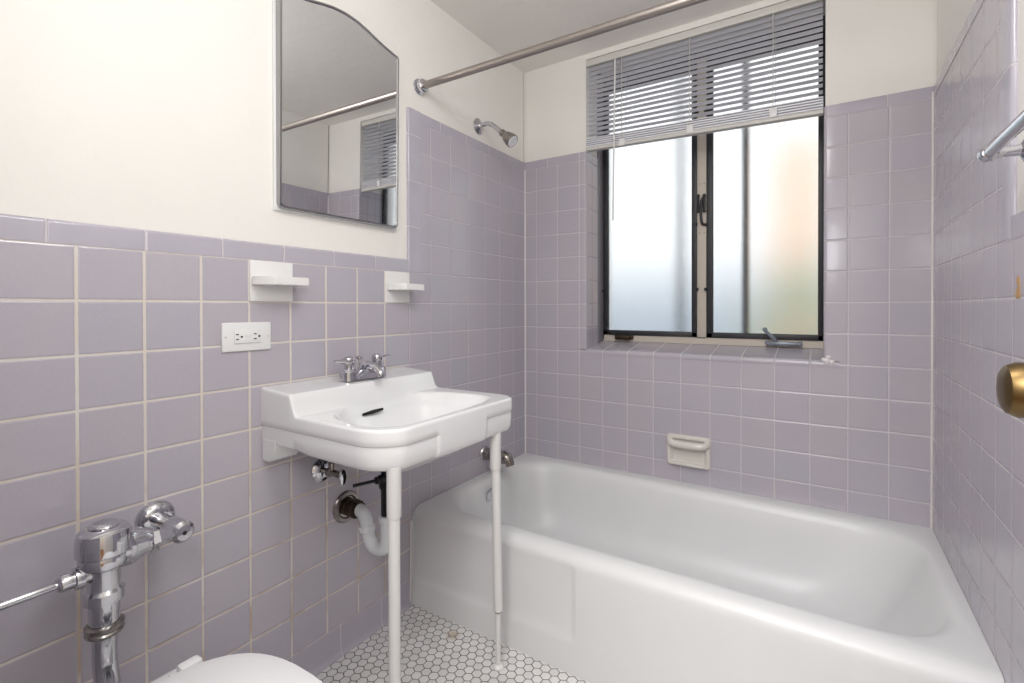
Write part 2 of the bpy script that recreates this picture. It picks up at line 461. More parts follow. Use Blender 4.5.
sL = sash(.3215, .747, .021, .022); sR = sash(.785, 1.2030, .024, .0165)
struct('jamb_casing', box(new(), XO, XO + .0065, .134, Y0 + .006, SB - .01, HZ, .001), M['iron2'], win)
# latches on the mullion, hinges, operator cranks
def bar(bm, x0, z0, x1, z1, w, y0, y1):
    d = Vector((x1 - x0, 0, z1 - z0)); l = d.length; n = Vector((-d.z, 0, d.x)).normalized() * w / 2
    A, B = Vector((x0, 0, z0)), Vector((x1, 0, z1))
    o = [A - n, B - n, B + n, A + n]
    return prism(bm, [(p.x, p.z) for p in o], lambda a, b, t: Vector((a, t, b)), y0, y1)
bm = new(); lathe(bm, (.7535, Y0 - .012, 1.43), (0, 0, 1), [(0, .002), (.004, .006), (.012, .0045), (.062, .0045), (.072, .007), (.078, .004), (.08, 0)], 12)
struct('latch', bm, M['blackp'], win)
bm = new(); lathe(bm, (.7775, Y0 - .012, 1.43), (0, 0, 1), [(0, .002), (.004, .007), (.012, .006), (.062, .006), (.072, .007), (.078, .004), (.08, 0)], 12)
tube(bm, spline([(.777, Y0 - .014, 1.495), (.768, Y0 - .02, 1.475), (.766, Y0 - .022, 1.43), (.769, Y0 - .02, 1.39), (.776, Y0 - .014, 1.378), (.787, Y0 - .01, 1.378)], 5), .0056, 10)
struct('latch', bm, M['blackp'], win)
bm = new(); lathe(bm, (.7435, Y0 - .006, 1.383), (0, -1, 0), [(0, .006), (.006, .006), (.009, .003)], 10); struct('latch_stud', bm, M['blackp'], win)
for x in (XO + .008, .749, .782, XI - .006):
    for z in (1.105, 1.86):
        struct('pivot_pin', lathe(new(), (x, Y0 - .010, z - .006), (0, 0, 1), [(0, .0055), (.012, .0055)], 10), M['blackp'], win)
for z in (1.345, 1.555):
    for x in (.757, .775):
        struct('screw', lathe(new(), (x, Y0 - .0015, z), (0, 1, 0), [(0, .0018), (.002, .0022)], 8), M['rubber'], win)
# left operator: folded arm and housing
bm = new(); bar(bm, .334, .932, .385, .902, .008, Y0 - .016, Y0 - .010); struct('operator_arm', bm, M['blackp'], win)
bm = new(); box(bm, .385, .455, Y0 - .026, Y0 - .004, .879, .900, .004); lathe(bm, (.462, Y0 - .01, .89), (0, -1, 0), [(0, .009), (.012, .009), (.014, .005)], 12)
struct('operator_housing', bm, M['rust'], win)
# right operator: grey crank
bm = new(); box(bm, 1.018, 1.125, Y0 - .030, Y0 - .006, .878, .893, .006)
lathe(bm, (1.018, Y0 - .016, .888), (0, -1, 0), [(0, .010), (.012, .010), (.015, .006)], 12); lathe(bm, (1.128, Y0 - .016, .888), (0, -1, 0), [(0, .009), (.012, .009), (.015, .005)], 12)
struct('operator_housing', bm, M['steelg'], win)
bm = new(); tube(bm, [(1.048, Y0 - .02, .892), (1.04, Y0 - .026, .905), (1.010, Y0 - .030, .936)], [.009, .0075, .006], 10)
lathe(bm, (1.010, Y0 - .022, .940), (0, -1, 0), [(0, .006), (.004, .0085), (.016, .0085), (.02, .005)], 12)
struct('operator_crank', bm, M['steelg'], win)

# blind
bl = thing('venetian_blind', 'grey-white slatted venetian blind drawn halfway up over the frosted window', 'blind', (0, 0, 0))
X0b, X1b = .308, 1.203
bm = new(); box(bm, X0b, X1b, .010, .038, 2.098, 2.126, .002)
obj('headrail', bm, M['slat2'], bl)
bm = new(); rows = 16; pitch = .0208; zt = 2.090
def slat(bm, yc, zl, zr, th, w=.0245):
    for s in (0,):
        pts = []
        for k in range(6):
            u = (k / 5 - .5) * w; c = .0022 * (1 - (2 * k / 5 - 1) ** 2)
            pts.append((u * math.cos(th) - c * math.sin(th), u * math.sin(th) + c * math.cos(th)))
        A = [[(X0b + .002 if e == 0 else X1b - .002, yc + a, (zl if e == 0 else zr) + b) for a, b in pts] for e in (0, 1)]
        B = [[(p[0], p[1] + .0004, p[2] - .0007) for p in r] for r in A]
        V1 = grid(bm, A); V2 = grid(bm, B)
        for r1, r2 in zip(V1, V2):
            for j in range(5): bm.faces.new((r1[j], r1[j + 1], r2[j + 1], r2[j]))
        bm.faces.new((V1[0][0], V1[1][0], V2[1][0], V2[0][0])); bm.faces.new((V1[0][-1], V1[1][-1], V2[1][-1], V2[0][-1]))
for i in range(rows):
    f = i / rows
    slat(bm, .030, zt - i * pitch + random.uniform(-.0006, .0006), zt - i * (pitch + .0011) + random.uniform(-.0006, .0006), math.radians(-7 + random.uniform(-2, 2)))
obj('slats', bm, M['slat'], bl)
bm = new()
for i in range(9):
    ya = .017 + (.004 if i % 2 else -.003) + random.uniform(-.001, .001); zl_, zr_ = 1.778 - .0044 * i, 1.758 - .0048 * i
    prism(bm, [(ya, 0), (ya + .0245, 0), (ya + .0245, .0013), (ya, .0026)], lambda a, b, t: Vector((t, a, b + (zl_ if t < .7 else zr_))), X0b, X1b)
obj('stacked_slats', bm, M['slat'], bl)
bm = new(); prism(bm, [(.016, 0), (.044, 0), (.046, .006), (.044, .014), (.016, .014), (.014, .006)], lambda a, b, t: Vector((t, a, b + (1.728 if t < .7 else 1.704))), X0b, X1b)
obj('bottom_rail', bm, M['slat2'], bl)
for x in (.475, .755, 1.048):
    bm = new(); tube(bm, [(x, .014, 2.10), (x, .012, 1.72)], .0016, 6); tube(bm, [(x + .006, .047, 2.10), (x + .006, .047, 1.72)], .0009, 6)
    obj('ladder_cord', bm, M['slat2'], bl)
    bm = new(); box(bm, x - .012, x + .014, .010, .015, 1.720, 1.752, .002); obj('cord_clip', bm, M['plastic'], bl)
bm = new(); tube(bm, [(.450, .004, 2.085), (.448, .000, 1.90), (.4445, -.001, 1.60), (.4420, -.001, 1.402)], .0036, 6); tube(bm, [(.450, .016, 2.098), (.450, .004, 2.094), (.450, .003, 2.082)], .0025, 8)
obj('tilt_wand', bm, M['plastic'], bl)

# outside the window
def bars(x, y, w, label):
    bm = new(); box(bm, x - w / 2, x + w / 2, y, y + .012, .55, 2.4, .002); return tag(obj('security_bar', bm, M['iron']), label, 'bar')
bars(.926, .262, .026, 'dark vertical bar close behind the right frosted pane')
bars(.622, .42, .030, 'faint vertical bar seen blurred through the left frosted pane')
struct('ground_outside', box(new(), -6, 8, .32, 14, -1.6, -1.5), M['ground'])
nb = thing('distant_building', 'low blue-grey building far outside, a dim band low in the left frosted pane', 'building', (.5, 8, -1.5))
obj('facade', off(box(new(), -9, 9, 7.5, 8.5, -1.5, 1.45, .02), (-.5, -8, 1.5)), M['bluegrey'], nb)
obj('parapet', off(box(new(), -9.1, 9.1, 7.4, 8.6, 1.45, 1.62, .02), (-.5, -8, 1.5)), M['bluegrey'], nb)
ch = thing('chimney', 'orange brick chimney outside, a soft glow through the right frosted pane', 'chimney', (1.10, 1.8, -1.5))
obj('stack', off(box(new(), .93, 1.20, 1.6, 2.0, -1.5, 2.05, .01), (-1.10, -1.8, 1.5)), M['orange'], ch)
obj('chimney_cap', off(box(new(), .91, 1.22, 1.58, 2.04, 2.05, 2.12, .01), (-1.10, -1.8, 1.5)), M['orange'], ch)
sh = thing('leafy_shrub', 'pale green shrub outside, blurred by the right frosted pane', 'shrub', (1.1, 1.1, -1.5))
bm = new()
for k in range(420):
    v = Vector((random.gauss(0, 1), random.gauss(0, 1), random.gauss(0, 1))).normalized() * random.uniform(.5, 1)
    p = Vector((1.12 + v.x * .38, 1.1 + v.y * .16, .80 + v.z * .55)); u = Vector((random.gauss(0, 1), random.gauss(0, 1), random.gauss(0, 1))).normalized(); w = u.orthogonal().normalized()
    L_ = .05; bm.faces.new([bm.verts.new(q - Vector((1.1, 1.1, -1.5))) for q in (p - u * L_, p + w * .02, p + u * L_, p - w * .02)])
obj('foliage', bm, M['leaf'], sh, 0, 'stuff')
obj('stem', off(tube(new(), [(1.1, 1.1, -1.5), (1.12, 1.1, -.5), (1.1, 1.1, .9)], [.04, .03, .01], 8), (-1.1, -1.1, 1.5)), M['rust'], sh)

# ------------------------------------------------------------------ bathtub
tub = thing('bathtub', 'long white enamelled bathtub built in along the window wall', 'bathtub', (0, 0, 0))
RZ = .334
bm = new()
E = .0006
rings = [rrect(E, W - E, -.722, -E, .002, RZ - .001, 28, 10),
         rrect(.020, W - .016, -.715, -.030, .08, RZ, 28, 10),
         rrect(.045, 1.462, -.700, -.060, .15, RZ, 28, 10),
         rrect(.056, 1.455, -.692, -.068, .155, RZ - .004, 28, 10),
         rrect(.064, 1.446, -.684, -.076, .16, RZ - .013, 28, 10),
         rrect(.071, 1.436, -.678, -.083, .16, RZ - .030, 28, 10),
         rrect(.080, 1.418, -.668, -.092, .16, .265, 28, 10),
         rrect(.092, 1.385, -.655, -.104, .16, .20, 28, 10),
         rrect(.105, 1.345, -.640, -.118, .16, .14, 28, 10),
         rrect(.120, 1.300, -.622, -.135, .155, .100, 28, 10),
         rrect(.142, 1.255, -.600, -.158, .14, .074, 28, 10),
         rrect(.180, 1.200, -.565, -.195, .11, .060, 28, 10),
         rrect(.26, 1.10, -.49, -.27, .06, .053, 28, 10),
         rrect(.40, .95, -.39, -.37, .008, .050, 28, 10)]
V = grid(bm, rings, True); bm.faces.new(V[-1])
# apron: rounded roll over the front edge, slightly recessed panel on the left
prof = [(-.722, RZ - .001)] + [(-.722 - .040 * math.sin(a), RZ - .041 + .040 * math.cos(a)) for a in [k * PI / 2 / 10 for k in range(1, 11)]]
prof += [(-.763, .27), (-.7635, .24), (-.764, .20), (-.765, .16), (-.7655, .125), (-.766, .104), (-.7665, .094), (-.767, .084), (-.767, .074), (-.768, .05), (-.768, .02), (-.768, 0)]
xs = sorted(set([E, .012, .02, .03, W - .03, W - E] + [k * W / 60 for k in range(1, 60)] + [.600, .606, .612, .618, .624, .630]))
rows = []
for y, z in prof:
    row = []
    for x in xs:
        rec = .0048 * sstep(.627, .607, x) * sstep(.074 + .03 * x, .100 + .03 * x, z) * sstep(.318, .27, z)
        row.append((x, y + rec, z))
    rows.append(row)
grid(bm, rows)
# end skirts so the body is closed where it meets the walls
for x in (E, W - E):
    p = [bm.verts.new((x, y, z)) for y, z in prof] + [bm.verts.new((x, -E, 0)), bm.verts.new((x, -E, RZ - .001))]
    bm.faces.new(p)
bmesh.ops.remove_doubles(bm, verts=bm.verts[:], dist=.0003)
obj('tub_body', bm, M['enamel'], tub, 50)
bm = lathe(new(), (.077, -.400, .270), (1, 0, -.12), [(0, .034), (.003, .034), (.006, .030), (.008, .010), (.008, 0)], 28)
obj('overflow_plate', bm, M['chrome'], tub)
bm = lathe(new(), (.30, -.385, .052), (0, 0, 1), [(0, .032), (.002, .032), (.004, .026), (.002, .010)], 24)
obj('drain', bm, M['chrome'], tub)

# tub spout and shower
t = thing('tub_spout', 'dull chrome tub spout on the lavender wall above the tub', 'spout', (0, -.337, .416))
bm = lathe(new(), (-.0005, -.337, .416), (1, 0, 0), [(0, .031), (.004, .031), (.008, .027), (.012, .026)], 28); obj('flange', off(bm, (0, .337, -.416)), M['chrome'], t)
bm = new(); tube(bm, spline([(.010, -.337, .416), (.05, -.337, .416), (.095, -.337, .415), (.122, -.337, .406), (.132, -.337, .385)], 5), [.026] * 10 + [.0255] * 4 + [.024, .022, .020, .019, .018, .018, .018][:7], 24)
obj('spout_body', off(bm, (0, .337, -.416)), M['chromeD'], t)
bm = lathe(new(), (.112, -.337, .432), (0, 0, 1), [(0, .003), (.008, .003), (.009, .008), (.013, .008), (.0135, .003)], 14); obj('diverter_knob', off(bm, (0, .337, -.416)), M['chrome'], t)

t = thing('wall_shower', 'chrome shower arm and small head high on the left wall', 'shower head', (0, -.363, 1.782))
o3 = (0, .363, -1.782)
obj('flange', off(lathe(new(), (-PT, -.363, 1.782), (1, 0, 0), [(0, .033), (.004, .033), (.009, .026), (.014, .014), (.016, .0125)], 28), o3), M['chrome'], t)
obj('shower_arm', off(tube(new(), spline([(0, -.363, 1.782), (.03, -.363, 1.785), (.052, -.363, 1.781), (.078, -.363, 1.763), (.112, -.363, 1.733)], 6), .0098, 16), o3), M['chrome'], t)
dv = (.064, 0, -.056)
obj('head', off(lathe(new(), (.108, -.363, 1.737), dv, [(0, .012), (.004, .0145), (.014, .0145), (.018, .013), (.026, .017), (.040, .0225), (.060, .0265), (.070, .0275), (.074, .0265)], 28), o3), M['chromeD'], t)
obj('spray_face', off(lathe(new(), (.108 + .7525 * .0735, -.363, 1.737 - .6585 * .0735), dv, [(0, .0235), (.001, .0235), (.003, .018), (.001, .016), (.001, 0)], 24), o3), M['pvc'], t)

# shower curtain rod
t = thing('shower_rod', 'brushed steel shower curtain rod spanning the room in front of the tub', 'curtain rod', (0, -.716, 1.812))
o3 = (0, .716, -1.812)
obj('rod_tube', off(tube(new(), [(.0, -.716, 1.812), (W, -.716, 1.801)], .0127, 24), o3), M['rod'], t)
for x, s in ((-PT, 1), (W + PT, -1)):
    z = 1.812 if s > 0 else 1.801
    obj('flange', off(lathe(new(), (x, -.716, z), (s, 0, 0), [(0, .028), (.004, .028), (.007, .020), (.012, .020), (.015, .024), (.026, .024), (.030, .020), (.032, .0135)], 10), o3), M['chrome'], t, 20)

# ------------------------------------------------------------------ medicine cabinet mirror
mc = thing('medicine_cabinet', 'recessed mirrored medicine cabinet with arched top and thin steel frame', 'mirror', (0, -1.0475, 1.59))
ML, MR, MB = -1.258, -.837, 1.291
AT = [(0, 1), (.23, .90), (.40, .70), (.58, .44), (.67, .325), (.85, .14), (1, 0)]
def arch(u):
    for (a, p), (b, q) in zip(AT, AT[1:]):
        if u <= b: t = (u - a) / (b - a); return p + (q - p) * (t if a else t * t * .6 + .4 * t)
    return 0
def mir_outline(ins):
    a0, a1, b0 = ML + ins, MR - ins, MB + ins
    side = 1.857 - ins * .6; top = 1.900 - ins
    pts = []
    cr = .016 - ins * .3
    for k in range(7): a = PI + .5 * PI * k / 6; pts.append((a0 + cr + cr * math.cos(a), b0 + cr + cr * math.sin(a)))
    for k in range(7): a = 1.5 * PI + .5 * PI * k / 6; pts.append((a1 - cr + cr * math.cos(a), b0 + cr + cr * math.sin(a)))
    cy = (a0 + a1) / 2; hw = (a1 - a0) / 2
    pts.append((a1, side - .008)); pts.append((a1 - .002, side - .001))
    for k in range(0, 25):
        u = .97 - 1.94 * k / 24; pts.append((cy + hw * u, side + (top - side) * arch(abs(u))))
    pts.append((a0 + .002, side - .001)); pts.append((a0, side - .008))
    return pts
TI = math.radians(.75)
def mp(y, z, x):    # the door leans out a touch at the top
    return Vector((x + (z - MB) * math.sin(TI), y + 1.0475, z - 1.59))
bm = new()
O, I, I2 = mir_outline(0), mir_outline(.007), mir_outline(.0085)
grid(bm, [[mp(y, z, -.004) for y, z in O], [mp(y, z, .011) for y, z in O], [mp(y, z, .0135) for y, z in mir_outline(.0015)], [mp(y, z, .0135) for y, z in mir_outline(.005)], [mp(y, z, .0105) for y, z in I], [mp(y, z, .0085) for y, z in I2]], True)
obj('frame', bm, M['mframe'], mc)
bm = new(); bm.faces.new([bm.verts.new(mp(y, z, .0092)) for y, z in I2]); obj('mirror_glass', bm, M['mirror'], mc, 0)
bm = new(); box(bm, -PT - .002, -.0005, ML - .006, MR + .004, MB - .005, 1.85); off(bm, (0, 1.0475, -1.59)); obj('cabinet_rim', bm, M['plastic'], mc)

# ------------------------------------------------------------------ ceramic shelves, outlet
def shelf(y0, y1, label):
    t = thing('toothbrush_shelf', label, 'shelf', (0, (y0 + y1) / 2, 1.098), 'white ceramic wall shelves')
    yc = (y0 + y1) / 2
    bm = new(); box(bm, -.006, .006, y0, y1, 1.046, 1.150, .002); obj('back_plate', off(bm, (0, -yc, -1.098)), M['chinaW'], t)
    ye0, ye1 = y0 + .001, y1 - .001
    o = [(.004, ye0 + .006), (.012, ye0), (.058, ye0 + .014), (.070, ye0 + .028), (.070, ye1 + .004), (.064, ye1 + .010), (.004, ye1 + .004)]
    bm = prism(new(), o, lambda a, b, z: Vector((a, b, z)), 1.087, 1.108)
    bmesh.ops.bevel(bm, geom=bm.edges[:], offset=.0018, segments=2, affect='EDGES')
    obj('ledge', off(bm, (0, -yc, -1.098)), M['chinaW'], t)
shelf(-1.332, -1.216, 'white ceramic wall shelf directly above the electrical outlet')
shelf(-.884, -.777, 'white ceramic wall shelf under the mirror corner beside the shower tiles')

t = thing('power_outlet', 'white double power outlet with test buttons mounted sideways on the tile', 'outlet', (0, -1.339, .959))
o3 = (0, 1.339, -.959)
bm = new(); box(bm, -.001, .006, -1.400, -1.278, .923, .994, .003, 3); obj('cover_plate', off(bm, o3), M['plastic'], t)
rec = obj('receptacle', off(box(new(), .004, .0085, -1.372, -1.306, .943, .976, .001), o3), M['plastic'], t)
for y in (-1.392, -1.286): obj('screw', off(lathe(new(), (.006, y, .959), (1, 0, 0), [(0, .003), (.0008, .0025)], 12), o3), M['chinaC'], t)
for y in (-1.366, -1.322):
    for z in (.953, .965): obj('slot', off(box(new(), .008, .0088, y - .003, y + .004, z - .0013, z + .0013), o3), M['black'], rec)
    obj('ground_hole', off(lathe(new(), (.008, y + .011, .959), (1, 0, 0), [(0, .0027), (.0009, .0027)], 10), o3), M['black'], rec)
bm = new()
for y in (-1.343, -1.334): lathe(bm, (.008, y, .961), (1, 0, 0), [(0, .0042), (.0012, .004)], 12)
obj('test_button', off(bm, o3), M['chinaW'], rec)

# soap dish in the window wall
t = thing('soap_dish', 'off-white ceramic soap dish with grab bar set in the tiles above the tub', 'soap dish', (.755, 0, .459))
o3 = (-.755, 0, -.459)
bm = new()
sx0, sx1, sz0, sz1 = .671, .839, .397, .522
rr = lambda x0, x1, z0, z1, r, y: [(a, y, b) for a, b, _ in rrect(x0, x1, z0, z1, r, 0, 6, 5)]
V = grid(bm, [rr(sx0, sx1, sz0, sz1, .012, .004), rr(sx0 + .001, sx1 - .001, sz0 + .001, sz1 - .001, .012, -.008), rr(sx0 + .006, sx1 - .006, sz0 + .006, sz1 - .006, .011, -.014),
          rr(sx0 + .014, sx1 - .014, sz0 + .012, sz1 - .014, .012, -.014), rr(sx0 + .019, sx1 - .019, sz0 + .017, sz1 - .019, .012, -.009), rr(sx0 + .024, sx1 - .024, sz0 + .020, sz1 - .024, .012, -.0015)], True)
bm.faces.new(V[-1]); bm.faces.new(V[0])
obj('dish', off(bm, o3), M['chinaC'], t)
bm = new(); tube(bm, spline([(sx0 + .014, -.010, .494), (sx0 + .022, -.024, .491), (.715, -.031, .489), (.755, -.032, .4885), (.795, -.031, .489), (sx1 - .022, -.024, .491), (sx1 - .014, -.010, .494)], 5), .0135, 16)
obj('grab_bar', off(bm, o3), M['chinaC'], t)
bm = new(); box(bm, sx0 + .018, sx1 - .018, -.024, -.004, .404, .414, .004); obj('dish_lip', off(bm, o3), M['chinaC'], t)

# ------------------------------------------------------------------ washbasin
sk = thing('washbasin', 'white wall-hung china washbasin on two legs, raised back ledge', 'sink', (0, -1.0425, .67))
o3 = (0, 1.0425, -.67)
YL, YR, XF = -1.302, -.778, .447
YC, HW = (YL + YR) / 2, (YR - YL) / 2
SH, RM = .819, .7680
bas = [(.146, -1.120), (.168, -1.190), (.226, -1.243), (.31, -1.265), (.375, -1.258), (.410, -1.218), (.418, -1.15), (.415, -1.05), (.409, -.93), (.392, -.865), (.35, -.840), (.28, -.842), (.20, -.862), (.152, -.915), (.141, -1.02)]
BP = [(p.x, p.y) for p in spline([(x, y, 0) for x, y in bas], 6, True)]
def bas_d(x, y):
    """distance inside the basin outline (negative outside)"""
    ins = False; best = 9; n = len(BP)
    for i in range(n):
        x0, y0 = BP[i]; x1, y1 = BP[(i + 1) % n]
        if (y0 > y) != (y1 > y) and x < (x1 - x0) * (y - y0) / (y1 - y0) + x0: ins = not ins
        dx, dy = x1 - x0, y1 - y0; t = max(0, min(1, ((x - x0) * dx + (y - y0) * dy) / (dx * dx + dy * dy)))
        best = min(best, math.hypot(x - x0 - t * dx, y - y0 - t * dy))
    return best if ins else -best
def top_z(x, y):
    e = sstep(.146, .117, x) * sstep(YR - .003, YR - .018, y)     # raised ledge at the wall, concave foot
    z = RM + (SH + .008 * max(0, 1 - x / .12) - RM) * (e ** 1.25)
    d = bas_d(x, y)
    dep = .020 * sstep(-.010, .012, d) + .022 * sstep(.0, .05, d) + .075 * sstep(.005, .115, d)
    return z - dep * sstep(.118, .135, x)
def half(x, rl):
    c = XF - rl
    return 0 if x <= c else rl - math.sqrt(max(0, rl * rl - (x - c) ** 2))
RL_, RR_ = .092, .060
xs = [0, .03, .07, .10, .107] + [.112 + .003 * k for k in range(15)]
while xs[-1] < XF - RL_: xs.append(xs[-1] + .0052)
xs = [x for x in xs if x < XF - RL_]
xs += [XF - RL_ + RL_ * math.sin(a) for a in [k * PI / 2 / 16 for k in range(0, 17)]]
nv = 92
rows = []
EDG = .006
for x in xs:
    yl = YL + half(x, RL_) + EDG; yr = YR - half(x, RR_) - EDG
    row = []
    for k in range(nv + 1):
        y = yl + (yr - yl) * k / nv
        row.append((min(x, XF - EDG) if x > XF - EDG else x, y, top_z(x, y)))
    rows.append(row)
bm = new(); V = grid(bm, rows)
# boundary from back-left, round the front, to back-right
bound = [V[i][0] for i in range(len(xs))] + V[-1][1:-1] + [V[i][-1] for i in range(len(xs) - 1, -1, -1)]
def outn(x, y):
    if x < XF - .093:
        return (0, -1) if y < YC else (0, 1)
    for yc, r, s in ((YL + RL_, RL_, -1), (YR - RR_, RR_, 1)):
        if (y - yc) * s > 0 and x > XF - r - .001:
            d = Vector((x - (XF - r), y - yc)); 
            return tuple(d.normalized()) if d.length > 1e-6 else (1, 0)
    if x < XF - .02: return (0, -1) if y < YC else (0, 1)
    return (1, 0)
def skirt(vs, o, dz_abs=None, dz_rel=None):
    out = []
    for v in vs:
        n = outn(v.co.x, v.co.y)
        z = v.co.z + dz_rel if dz_rel is not None else dz_abs
        out.append((v.co.x, v.co.y, n, z))
    return out
base = [(v.co.x, v.co.y, outn(v.co.x, v.co.y), v.co.z) for v in bound]
def ring(o, zf):
    r = []
    for x, y, n, z in base:
        fl = 1.0
        r.append((x + n[0] * o, y + n[1] * o, zf(x, y, z)))
    return r
def zb(x, y):      # lower edge of the skirt
    return .675 + .014 * sstep(.20, .05, x) + .003 * sstep(-1.0, -1.2, y)
def groove(x, y):  # step between the upper band and the body, absent on the flat front panel
    return 1 - sstep(-1.137, -1.130, y) * sstep(-.936, -.943, y) * (1 if x > XF - .03 else 0)
def band(o_in, zf):
    r = []
    for x, y, n, z in base:
        g = groove(x, y); o = o_in[0] * g + o_in[1] * (1 - g)
        r.append((x + n[0] * o, y + n[1] * o, zf(x, y, z)))
    return r
rings_ = [[(x, y, z) for x, y, n, z in base],
          ring(EDG * .55, lambda x, y, z: z - .0012), ring(EDG * .9, lambda x, y, z: z - .0040), ring(EDG, lambda x, y, z: z - .008),
          band((.0065, .0075), lambda x, y, z: .745), band((.0065, .0078), lambda x, y, z: .7325),
          band((.0030, .0078), lambda x, y, z: .7300), band((.0035, .0078), lambda x, y, z: .7270),
          band((.0045, .0078), lambda x, y, z: .715), band((.003, .006), lambda x, y, z: .69),
          band((-.002, .003), lambda x, y, z: zb(x, y) + .004), band((-.005, -.000), lambda x, y, z: zb(x, y)),
          band((-.014, -.012), lambda x, y, z: zb(x, y) + .002), band((-.018, -.018), lambda x, y, z: zb(x, y) + .02)]
Vs = grid(bm, rings_)
# underside bowl
rows = []
for f, z in ((1, .69), (.86, .675), (.7, .645), (.45, .62), (.15, .612)):
    rows.append([(.25 + (x - .25) * f * .95, YC + (y - YC) * f * .93, z) for x, y, n, q in base])
grid(bm, rows)
# back face
bmesh.ops.remove_doubles(bm, verts=bm.verts[:], dist=.0002)
obj('basin', off(bm, o3), M['china'], sk, 60)
# the hanging brackets cast against the wall
for y0, s in ((YL + .001, 1), (YR - .001, -1)):
    prof = [(0, .70), (0, .640), (.030, .640), (.040, .645), (.047, .66), (.060, .688), (.062, .70)]
    bm = prism(new(), prof, lambda a, b, t: Vector((a, t, b)), y0, y0 + s * .075)
    bmesh.ops.bevel(bm, geom=[e for e in bm.edges], offset=.003, segments=2, affect='EDGES')
    obj('wall_bracket', off(bm, o3), M['china'], sk)
bm = new()
tube(bm, [(.166, -1.118, .7425), (.167, -1.083, .7445), (.168, -1.050, .7465)], [.0034, .0054, .0034], 12); 
obj('overflow_slot', off(bm, o3), M['rubber'], sk)
bm = lathe(new(), (.29, -1.05, .6555), (0, 0, 1), [(0, .024), (.003, .024), (.004, .02), (.001, .012)], 24); obj('drain', off(bm, o3), M['chrome'], sk)
bm = new(); 
for y in (-.973, -.955): lathe(bm, (XF - .03, y, .672), (0, 0, -1), [(0, .004), (.004, .004), (.006, .001)], 8)
obj('glaze_drips', off(bm, o3), M['china'], sk)
def leg(x, y, lean=0):
    zs = .585
    lg = obj('leg', off(tube(new(), [(x, y, .165), (x, y + lean, .674)], .0130, 20), o3), M['legp'], sk)
    obj('sleeve', off(lathe(new(), (x, y + lean, .684), (0, 0, -1), [(0, .0160), (.108, .0160), (.110, .0155), (.1105, .0130)], 20), o3), M['legp'], lg)
    obj('leg_extension', off(lathe(new(), (x, y, .0), (0, 0, 1), [(.01, .0075), (.165, .0075)], 14), o3), M['legp'], lg)
    obj('foot', off(lathe(new(), (x, y, .0), (0, 0, 1), [(0, .016), (.004, .0165), (.009, .013), (.012, .0085), (.02, .0085)], 20), o3), M['legp'], lg)
    obj('torn_collar', off(lathe(new(), (x, y, .160), (0, 0, 1), [(0, .0105), (.004, .0118), (.008, .0120)], 16), o3), M['chromeD'], lg)
leg(.420, -1.250); leg(.424, -.855, -.012)

# faucet on the ledge
fc = thing('faucet', 'chrome two-handle faucet on the back ledge of the washbasin', 'faucet', (.07, -1.035, SH))
fc.location.z += .005
o3 = (-.07, 1.035, -SH)
FY = -1.035
bm = new()
V = grid(bm, [rrect(.046, .096, FY - .078, FY + .078, .022, SH - .0005, 6, 6), rrect(.047, .095, FY - .077, FY + .077, .022, SH + .024, 6, 6), rrect(.050, .092, FY - .074, FY + .074, .02, SH + .028, 6, 6)], True)
bm.faces.new(V[-1]); bm.faces.new(V[0])
obj('base', off(bm, o3), M['chrome'], fc)
bm = tube(new(), spline([(.070, FY, SH + .018), (.075, FY, SH + .034), (.095, FY, SH + .038), (.122, FY, SH + .032), (.142, FY, SH + .020), (.144, FY, SH + .010)], 5), [.014] * 8 + [.0125] * 8 + [.011] * 10, 18)
obj('spout', off(bm, o3), M['chrome'], fc)
for s in (-1, 1):
    y = FY + s * .052
    bm = lathe(new(), (.071, y, SH + .024), (0, 0, 1), [(0, .0205), (.003, .0195), (.007, .0145), (.012, .0135), (.026, .0155), (.034, .0165), (.040, .014), (.043, .008), (.0435, 0)], 24)
    h = obj('handle', off(bm, o3), M['chrome'], fc)
    bm = new()
    rows = []
    for k in range(8):
        f = k / 7; yy = y + s * (.004 + .044 * f); w = .013 * (1 - f) + .0045; hgt = .0085 * (1 - f) + .0022; zc = SH + .052 + .006 * f
        rows.append([(.071 + w * math.cos(a), yy, zc + hgt * math.sin(a)) for a in [2 * PI * j / 14 for j in range(14)]])
    V = grid(bm, rows, True); bm.faces.new(V[-1])
    obj('lever', off(bm, o3), M['chrome'], h)
bm = lathe(new(), (.052, FY, SH + .018), (0, 0, 1), [(0, .0045), (.028, .0035), (.034, .0035), (.037, .010), (.043, .0105), (.0455, .006), (.046, 0)], 16)
obj('lift_knob', off(bm, o3), M['chrome'], fc)

# shut-off valve under the basin
t = thing('supply_valve', 'chrome shut-off valve with oval handle under the washbasin', 'valve', (0, -1.131, .567))
o3 = (0, 1.137, -.567)
obj('escutcheon', off(lathe(new(), (0, -1.131, .567), (1, 0, 0), [(0, .034), (.003, .034), (.010, .026), (.013, .012)], 28), o3), M['chrome'], t)
bm = new(); lathe(bm, (.008, -1.131, .567), (1, 0, 0), [(0, .008), (.022, .008), (.022, .0125), (.034, .0125), (.034, .0095), (.068, .0095), (.068, .006), (.086, .006)], 16)
lathe(bm, (.045, -1.131, .567), (0, 0, 1), [(0, .008), (.016, .008), (.016, .0105), (.028, .0105), (.028, .005), (.11, .004)], 12)
obj('valve_body', off(bm, o3), M['chromeD'], t)
rows = [[(xx, -1.131 + ww_ * math.cos(a) , .562 + hh * math.sin(a)) for a in [2 * PI * j / 28 for j in range(28)]] for xx, ww_, hh in ((.084, .006, .006), (.086, .010, .020), (.088, .0115, .0225), (.092, .0115, .0225), (.094, .010, .020), (.0945, .004, .004))]
bm = new(); V = grid(bm, rows, True); bm.faces.new(V[-1])
obj('handle', off(bm, o3), M['chrome'], t)

